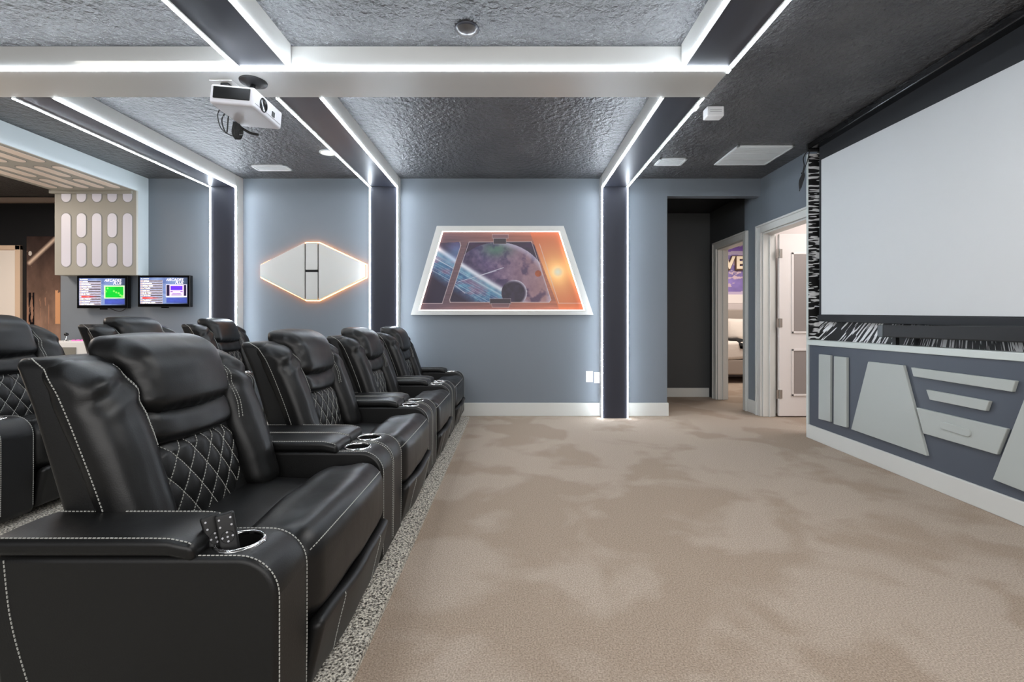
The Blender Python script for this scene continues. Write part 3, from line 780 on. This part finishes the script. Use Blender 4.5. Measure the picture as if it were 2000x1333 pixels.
# ------------------------------------------------------------------ screen wall unit (right)
A = Vector((2.535, 3.95)); B = Vector((2.47, 2.20)); D = (B-A).normalized(); N = Vector((D.y, -D.x))
if N.x > 0: N = -N
def uw(u, w_, z): p = A+D*u+N*w_; return (p.x, p.y, z)
def up_(px, py, off=0):
    d = Vector(((px-CX)/F, 1)); k = (A+N*off).dot(N)/d.dot(N); p = d*k; return ((p-A).dot(D), CZ-(py-HY)/F*k)
def ubox(b, u0, u1, w0, w1, z0, z1):
    return b.prism([uw(u0, w0, z0), uw(u1, w0, z0), uw(u1, w1, z0), uw(u0, w1, z0)], [uw(u0, w0, z1), uw(u1, w0, z1), uw(u1, w1, z1), uw(u0, w1, z1)])
UL = 4.6
t = thing('screen_wall_cabinet', 'slate blue cabinet wall with raised light grey shapes below the projector screen', 'cabinet', uw(2.0, -.05, 0))
ubox(MB(), .02, UL, -.075, 0, .115, .795).build('front_panel', M['slate'], t)
ubox(MB(), .0, UL, -.075, .014, .0, .116).build('plinth', M['trim'], t, bevel=.004)
ubox(MB(), .0, UL, -.08, .012, .793, .835).build('ledge', M['ledge'], t, bevel=.003)
ubox(MB(), 0, .024, -.08, .012, .116, .793).build('end_post', M['ledge'], t)
ubox(MB(), 0, .024, -.08, .012, .835, 2.42).build('end_post', M['ledge'], t)
ubox(MB(), .0241, .026, -.079, .008, .836, 2.42).build('mural_return', M['streak'], t)
ubox(MB(), .0, UL, -.084, -.078, .835, 2.498).build('mural', M['streak'], t)
def zz(P): return [(1550+x/2.962, 600+y/2.962) for x, y in P]
shapes = [zz([(145, 273), (212, 280), (210, 665), (143, 648)]), zz([(232, 285), (305, 292), (305, 698), (230, 678)]),
          zz([(430, 316), (632, 338), (768, 862), (332, 708)]), zz([(678, 350), (1282, 428), (1262, 492), (692, 402)]),
          zz([(765, 478), (1130, 545), (1110, 603), (785, 537)]), zz([(708, 582), (1235, 705), (1175, 855), (748, 732)]),
          zz([(1345, 500), (1560, 540), (1740, 1230), (1150, 998)])]
for P in shapes:
    q = [up_(x, y, .02) for x, y in P]
    MB().prism([uw(u, .0, z) for u, z in q], [uw(u, .02, z) for u, z in q]).build('raised_shape', M['relief'], t, bevel=.003)
a = up_(1550+868/2.962, 600+686/2.962, .022); c = up_(1550+1005/2.962, 600+728/2.962, .022)
pill = []; dd = (Vector(c)-Vector(a)); dn = dd.normalized(); pn = Vector((-dn.y, dn.x)); r = .021
for k in range(13): an = R(-90+15*k); pill.append(Vector(c)+dn*r*math.cos(an)+pn*r*math.sin(an))
for k in range(13): an = R(90+15*k); pill.append(Vector(a)+dn*r*math.cos(an)+pn*r*math.sin(an))
MB().prism([uw(p.x, .02, p.y) for p in pill], [uw(p.x, .027, p.y) for p in pill]).build('pill_relief', M['relief'], t, bevel=.002)

# projection screen
W0 = -.035
t = thing('projection_screen', 'large blank pale grey projection screen with black border on the right wall', 'screen', uw(1.3, W0, 1.0))
u0, zt = up_(1604, 312.5, W0); _, zb = up_(1604, 614.5, W0); un, zt2 = up_(2000, 120, W0); _, zb2 = up_(2000, 618, W0)
UE = u0+2.5; kt = (zt2-zt)/(un-u0)*.9; kb = (zb2-zb)/(un-u0)*1.05
T = lambda u: zt+kt*(u-u0)
Bt = lambda u: zb+kb*(u-u0)
def slab(u0_, u1_, f0, f1, w0, w1):
    P = [(u0_, f0(u0_)), (u1_, f0(u1_)), (u1_, f1(u1_)), (u0_, f1(u0_))]
    return MB().prism([uw(u, w0, z) for u, z in P], [uw(u, w1, z) for u, z in P])
slab(u0, UE, Bt, T, W0-.002, W0, ).build('screen_fabric', M['screen'], t)
slab(u0-.03, UE+.03, lambda u: Bt(u)-.03, lambda u: 2.455, W0-.005, W0-.0025).build('black_border', M['screen_border'], t)
slab(u0-.035, UE+.035, lambda u: Bt(u)-.058, lambda u: Bt(u)-.006, W0-.014, W0+.012).build('weight_bar', M['screen_border'], t, bevel=.004)
ubox(MB(), u0-.07, UE+.1, -.07, .03, 2.445, 2.497).build('screen_case', M['gloss_black'], t, bevel=.006)
ubox(MB(), u0-.085, u0-.065, -.075, .035, 2.43, 2.497).build('end_bracket', M['black'], t)
b = MB(); p = Vector(uw(.0, .05, 2.43))
def cu(u, w_, z): return uw(u, w_, z)
b.tube(smooth_path([cu(.04, .02, 2.45), cu(-.01, .03, 2.40), cu(.0, .03, 2.33), cu(-.02, .03, 2.28), cu(-.03, .03, 2.22)]), .004)
b.tube(smooth_path([cu(.06, .02, 2.44), cu(.05, .03, 2.36), cu(.0, .03, 2.29), cu(-.03, .03, 2.20), cu(-.07, .03, 2.13)]), .004)
for k in range(4): b.tube(smooth_path([cu(-.01-.01*k, .03, 2.28), cu(.01-.012*k, .032, 2.24), cu(-.02-.01*k, .034, 2.18), cu(-.05-.006*k, .03, 2.15), cu(-.04-.01*k, .03, 2.22), cu(-.01, .03, 2.28)]), .0035)
tag(b.build('screen_cable', M['black'], None, True), 'bundled black cable dangling from the top left end of the projector screen', 'cable')
# soundbar
us, _ = up_(1722, 640, .0)
t = thing('soundbar', 'long black soundbar on the mural ledge below the projection screen', 'soundbar', uw(us+.6, -.02, .835))
ubox(MB(), us+.05, us+1.35, -.02, .03, .885, .965).build('soundbar_body', M['black'], t, bevel=.006)
ubox(MB(), us, us+.05, -.02, .03, .885, .965).build('end_cap', mat('smoked_grey', (70, 76, 78), .25), t, bevel=.004)
for q in (.1, 1.2): ubox(MB(), us+q, us+q+.03, -.015, .008, .8355, .885).build('foot', M['black'], t)

# ------------------------------------------------------------------ left canopy with lit slots
XC0, XC1, YV = -4.68, -3.825, 4.716
t = thing('slotted_canopy', 'grey dropped canopy with rows of lit rounded slots above the wall televisions', 'canopy', (-4.25, 4.0, 1.47))
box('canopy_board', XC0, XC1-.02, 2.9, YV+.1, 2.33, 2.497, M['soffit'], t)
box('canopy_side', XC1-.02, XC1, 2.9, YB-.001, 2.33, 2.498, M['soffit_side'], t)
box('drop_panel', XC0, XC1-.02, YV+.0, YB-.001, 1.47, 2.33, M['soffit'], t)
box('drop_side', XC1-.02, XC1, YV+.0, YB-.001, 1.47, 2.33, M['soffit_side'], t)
MB().box(XC0-.03, XC1-.05, YV-.03, YV, 2.30, 2.33).build('shadow_lip', M['soffit'], t)
def capsule(cx, c0, c1, r, half=False):
    P = []
    for k in range(13): an = R(180+15*k); P.append((cx+r*math.cos(an), c0+r+r*math.sin(an)))
    if half: P += [(cx+r, c1), (cx-r, c1)]
    else:
        for k in range(13): an = R(15*k); P.append((cx+r*math.cos(an), c1-r+r*math.sin(an)))
    return P
sv = F/YV
def zv(py): return CZ+(HY-py)/sv
def slot_v(px, y0, y1, half=False):
    P = capsule((px-CX)/sv, zv(y1), zv(y0), .047, half); P2 = capsule((px-CX)/sv, zv(y1)-.008, zv(y0)+(.0 if half else .008), .055, half)
    rim = MB().prism([(x, YV-.002, z) for x, z in P2], [(x, YV+.001, z) for x, z in P2]).build('slot_rim', M['vent_dark'], t)
    MB().prism([(x, YV-.0045, z) for x, z in P], [(x, YV-.001, z) for x, z in P]).build('lit_slot', M['slot'], rim)
cols = [129.5, 159.5, 189.5, 219.5, 249.5]
for i, px in enumerate(cols):
    slot_v(px, 379, 395, True)
    if i in (1, 3): slot_v(px, 417, 464); slot_v(px, 475, 521.5)
    else: slot_v(px, 417, 521.5)
zc = 2.33
cx5 = [(c-CX)/sv for c in cols]
def slot_h(x, ya, yb):
    P = capsule(x, ya, yb, .047); P2 = capsule(x, ya-.008, yb+.008, .055)
    rim = MB().prism([(a, b_, zc-.002) for a, b_ in P2], [(a, b_, zc+.001) for a, b_ in P2]).build('slot_rim', M['vent_dark'], t)
    MB().prism([(a, b_, zc-.0045) for a, b_ in P], [(a, b_, zc-.001) for a, b_ in P]).build('lit_slot', M['slot_warm'], rim)
for blk in (3.96, 3.22):
    for i, x in enumerate(cx5):
        if i in (1, 3): slot_h(x, blk, blk+.29); slot_h(x, blk+.35, blk+.64)
        else: slot_h(x, blk, blk+.64)

# ------------------------------------------------------------------ televisions
def tvpaint(kind):
    def fn(u, v):
        C = lambda *c: np.array(c, float)/255
        y = 1-v; g = vnoise(u*6, y*6, 40)[..., None]
        col = C(70, 86, 140)*(1-g)+C(140, 160, 190)*g
        col = col*(1-np.clip((u-.75)*3, 0, 1)[..., None]*.7)
        for i in range(10):
            yc = .13+.092*i; ln = [.19, .25, .27, .22, .20, .25, .22, .26, .24, .33][i]
            row = (np.abs(y-yc) < .036); sel = i == (6 if kind == 0 else 7)
            barc = C(200, 190, 200); col = np.where((row & (u > .01) & (u < .48))[..., None], barc*(.75+.25*vnoise(u*30, y*60, i)[..., None]), col)
            dk = (np.abs(y-yc) < .014) & (u > ln) & (u < .47); col = np.where(dk[..., None], C(30, 20, 40), col)
            nmt = (np.abs(y-yc) < .026) & (u > .06) & (u < ln); lt = (vnoise(u*70, y*40, 60+i) > .42)
            col = np.where((nmt & lt)[..., None], C(235, 225, 215), np.where(nmt[..., None], C(120, 105, 100), col))
            if sel: e = row & (u > .05) & (u < .40); fade = np.clip((.42-u)/.3, 0, 1)[..., None]; col = np.where(e[..., None], col*(1-fade)+C(225, 70, 60)*fade, col)
            ic = (np.abs(y-yc) < .028) & (u > .01) & (u < .045); col = np.where(ic[..., None], C(190, 170, 165), col)
        col = np.where(((np.abs(y-.045) < .018) & (u > .02) & (u < .19) & (vnoise(u*60, y*50, 77) > .35))[..., None], C(230, 232, 240), col)
        if kind == 0:
            a = (u > .545) & (u < .985) & (y > .27) & (y < .745); col = np.where(a[..., None], C(190, 245, 170), col)
            a = (u > .57) & (u < .965) & (y > .315) & (y < .715); col = np.where(a[..., None], C(10, 172, 44)*(.9+.2*g), col)
            for bx, by in ((.62, .375), (.58, .49), (.755, .48), (.805, .525), (.86, .555), (.895, .625), (.925, .66), (.945, .665)):
                col = np.where((np.hypot(u-bx, (y-by)*.62) < .02)[..., None], C(120, 250, 90), col)
        else:
            a = (u > .545) & (u < .985) & (y > .26) & (y < .745); col = np.where(a[..., None], C(225, 215, 240), col)
            a = (u > .555) & (u < .975) & (y > .275) & (y < .70); col = np.where(a[..., None], C(28, 18, 50), col)
            a = (u > .62) & (u < .92) & (y > .27) & (y < .70); col = np.where(a[..., None], C(226, 190, 248), col)
            a = (u > .645) & (u < .895) & (y > .315) & (y < .48); col = np.where(a[..., None], C(92, 44, 220), col)
            for q in (((.64, .69), (.52, .55)), ((.85, .90), (.52, .55)), ((.68, .86), (.60, .62)), ((.66, .88), (.655, .67))):
                a = (u > q[0][0]) & (u < q[0][1]) & (y > q[1][0]) & (y < q[1][1]); col = np.where(a[..., None], C(40, 20, 80), col)
        a = (u > .555) & (u < .985) & (y > .77) & (y < .96); col = np.where(a[..., None], C(58, 72, 150)*(.8+.4*g), col)
        return col
    return fn
for kind, x0, x1, z0, z1, lab in ((0, -4.50, -3.975, 1.13, 1.466, 'wall television under the canopy showing a green game preview beside a list'),
                                  (1, -3.870, -3.33, 1.145, 1.472, 'wall television right of the canopy showing a purple game preview beside a list')):
    yf = 4.765
    t = thing('television', lab, 'television', ((x0+x1)/2, 4.8, z0), 'televisions on the left wall')
    box('casing', x0, x1, yf, 4.81, z0, z1, M['gloss_black'], t, bevel=.004)
    bz = .024; painted('lit_picture', (x0+bz, yf-.0015, z0+bz+.008), (x1-bz, yf-.0015, z0+bz+.008), (x1-bz, yf-.0015, z1-bz), (x0+bz, yf-.0015, z1-bz), 260, 160, tvpaint(kind), M['tv'], t)
    box('wall_bracket', (x0+x1)/2-.08, (x0+x1)/2+.08, 4.81, YB, z0+.10, z0+.22, M['black'], t)
    box('logo_tab', (x0+x1)/2-.03, (x0+x1)/2+.03, yf+.004, yf+.03, z0-.012, z0, M['gloss_black'], t)
    wm = mat('lit_white_letters', (250, 240, 245), .5, emit=.9)
    W = x1-x0-2*bz; Ht = z1-z0-2*bz
    text_mesh('ARCADES', .040, wm, t, (x0+bz+.55*W, yf-.003, z1-bz-.125*Ht), name='picture_lettering', shear=.3, extrude=.0004)
    text_mesh('PLUS', .038, wm, t, (x0+bz+.74*W, yf-.003, z1-bz-.235*Ht), name='picture_lettering', shear=.3, extrude=.0004)
    text_mesh('Nothing', .022, wm, t, (x0+bz+.70*W, yf-.003, z0+bz+.155*Ht), name='picture_lettering', extrude=.0004) if False else None
t = thing('television_cable', 'thin black cable drooping below the left television', 'cable', (-4.1, 4.8, 1.1))
b = MB().tube(smooth_path([(-4.22, 4.80, 1.15), (-4.15, 4.80, 1.115), (-4.08, 4.80, 1.10), (-4.02, 4.80, 1.13), (-4.0, 4.80, 1.15)]), .004)
b.build('cord', M['black'], t, True)

# arcade console below the televisions
t = thing('arcade_console', 'white arcade console with joystick and pink lit buttons below the televisions', 'arcade console', (-4.0, 4.6, 0))
box('console_body', -4.62, -3.45, 4.42, YB-.02, .101, .80, M['plastic'], t, bevel=.008)
box('front_inset', -4.50, -4.18, 4.416, 4.422, .30, .745, mat('console_inset_grey', (128, 126, 118), .5), t)
box('front_inset', -4.05, -3.6, 4.416, 4.422, .30, .745, M['vent_dark'], t)
for jx in (-4.43, -3.75):
    j = MB().lathe((jx, 4.58, .80), [(.02, 0), (.018, .004), (.005, .006), (.005, .05)], 14).build('joystick', M['chrome'], t, True)
    V, Fc = rbox((.018, .018, .018), .0179, (1, 1, 1)); mk('joystick_ball', [(a+jx, c+4.58, e+.865) for a, c, e in V], Fc, M['gloss_black'], j, True)
for k in range(8):
    MB().lathe((-4.34+.045*(k % 4), 4.56+.05*(k//4), .80), [(.016, 0), (.016, .008), (.011, .012), (.0005, .013)], 14).build('button', M['pink'], t, True)
for k in range(8):
    MB().lathe((-3.66+.045*(k % 4), 4.56+.05*(k//4), .80), [(.016, 0), (.016, .008), (.011, .012), (.0005, .013)], 14).build('button', M['pink'], t, True)

# glossy mural and doorway on the game room wall
def brown(u, v):
    C = lambda *c: np.array(c, float)/255
    y = 1-v; n = vnoise(u*5, y*9, 5)[..., None]
    k = np.clip(y*1.3, 0, 1)[..., None]; col = C(58, 44, 40)*(1-k)+C(160, 128, 110)*k; col = col*(.8+.4*n)
    e = np.clip(1.2-seg(u*100, y*340, (8, 74), (100, -10))/7., 0, 1)[..., None]; col = col*(1-e)+C(226, 200, 178)*e
    st_ = (vnoise(u*26, y*3.2, 15) > .63) & (y > .5) & (u < .65); col = np.where(st_[..., None], C(176, 132, 108), col)
    dk = (u > .05) & (u < .22) & (y > .46) & (y < .75) & (vnoise(u*14, y*8, 25) > .38); col = np.where(dk[..., None], C(24, 18, 20), col)
    r = (u > .82) & (u < .96) & (y > .44) & (y < .72) & (vnoise(u*8, y*12, 35) > .35); col = np.where(r[..., None], C(226, 168, 124), col)
    s2 = (vnoise(u*30+y*20, y*40, 44) > .84); col = np.where(s2[..., None], C(150, 124, 108), col)
    d = np.hypot(u-.1, (y-.14)*2.6) < .05; col = np.where(d[..., None], C(220, 210, 200), col)
    return col
Yg = 5.59
gx = lambda px: (px-CX)*Yg/F
gz = lambda py: CZ+(HY-py)*Yg/F
t = thing('brown_mural', 'glossy dark brown battle scene mural on the game room wall, left of the canopy', 'mural', (gx(84), Yg, gz(670)))
painted('print', (gx(52), Yg, gz(700)), (gx(120), Yg, gz(700)), (gx(120), Yg, gz(462)), (gx(52), Yg, gz(462)), 120, 300, brown, M['mural'], t)
box('mural_board', gx(52), gx(120), Yg+.002, 5.599, gz(700), gz(462), M['black'], t)
# doorway with pale trim; its bright interior is painted as a pale flat slab
zt_ = gz(480)
b = MB(); b.box(gx(33), gx(43), 5.565, 5.6, .1, zt_).box(-7.1, gx(43), 5.565, 5.6, zt_-.055, zt_); struct(b.build('trim_4', mat('warm_door_trim', (226, 198, 172), .5), bevel=.004))
d = box('doorway_interior', -7.09, gx(33), 5.585, 5.6, .1, zt_-.055, mat('bright_interior_white', (246, 236, 226), .6)); struct(d)

# ------------------------------------------------------------------ bedroom seen through the second door
Ybw = 8.395
def purple(u, v):
    C = lambda *c: np.array(c, float)/255
    y = 1-v; n = vnoise(u*8, y*6, 50)[..., None]
    col = C(196, 182, 204)*(1-n*.4)+C(160, 140, 200)*n*.4
    d = np.hypot((u-.36)/.24, (y-.52)/.30); p = (d < 1)[..., None]; col = np.where(p, C(128, 112, 176)*(.75+.5*n), col)
    t_ = ((y < .22) & (vnoise(u*6, y*8, 70) > .5))[..., None]; col = np.where(t_, C(120, 84, 180), col)
    w_ = (y > .86)[..., None]; col = np.where(w_, C(235, 228, 226), col)
    l = ((vnoise(u*22, y*22, 81) > .62) & (d < .8))[..., None]; col = np.where(l, C(200, 176, 190), col)
    return col
t = thing('bedroom_mural', 'purple planet mural on the bedroom wall seen through the narrow doorway', 'mural', (4.3, Ybw, 1.4))
painted('print', (3.3, Ybw, 1.34), (5.4, Ybw, 1.34), (5.4, Ybw, 2.47), (3.3, Ybw, 2.47), 160, 90, purple, M['art'], t)
t = thing('wall_letters', 'cream three-dimensional wall letters VE on the purple bedroom mural', 'letters', (4.0, Ybw, 1.9))
def letters(m, off, y, ex, name):
    V1 = text_mesh('V', .30, m, t, (3.845, y, 1.97), name=name, extrude=ex, offset=.012)
    E1 = text_mesh('E', .30, m, t, (4.055, y, 1.97), name=name, extrude=ex, offset=.012)
    for o in (V1, E1):
        if off: o.data.transform(Matrix.Translation((0, 0, -.0)))
letters(M['cream'], 0, Ybw-.05, .012, 'letter')
b = MB()
t2 = text_mesh('E', .33, M['bronze'], t, (4.048, Ybw-.03, 1.955), name='letter_backing', extrude=.012, offset=.022)
t2 = text_mesh('V', .33, M['bronze'], t, (3.835, Ybw-.03, 1.955), name='letter_backing', extrude=.012, offset=.022)
t = thing('bed', 'grey upholstered bed with white bedding seen through the narrow doorway', 'bed', (4.4, 7.9, 0))
box('bed_base', 3.3, 5.3, 7.45, 8.33, .14, .38, M['bed_grey'], t, bevel=.02)
for fx in (3.45, 4.2, 5.15): box('bed_leg', fx, fx+.06, 7.50, 7.56, 0, .14, M['black'], t)
V, Fc = rbox((1.0, .44, .15), .06, (10, 5, 2), lambda x, y, z: (x+4.3, y+7.88, z+.53+.01*math.sin(x*9))); mk('mattress', V, Fc, M['sheet'], t, True)
box('headboard', 3.3, 5.3, 8.31, 8.385, .2, 1.22, M['bed_grey'], t, bevel=.02)
for px_, lab in ((3.55, 'white pillow at the left on the bed beyond the narrow doorway'), (4.045, 'plump white pillow in the middle of the bed beyond the narrow doorway')):
    V, Fc = rbox((.24, .07, .18), .065, (6, 2, 6), lambda x, y, z: (x, y*(1.25-1.6*(x/.24)**2*.3-(z/.18)**2*.3), z*(1+.08*(x/.24)**2)))
    o = mk('pillow', [(x+px_, y+8.17+z*.15, z+.87) for x, y, z in V], Fc, M['sheet'], None, True); tag(o, lab, 'pillow', 'pillows on the bed')
V, Fc = rbox((.13, .46, .01), .009, (5, 12, 1), lambda x, y, z: (x+3.80+.05*math.sin(y*7), max(y+7.86, 7.425), z+.70-max(0, 7.425-(y+7.86))*5.5))
tag(mk('throw_blanket', V, Fc, M['throw'], None, True), 'black throw draped over the edge of the white bed', 'blanket')
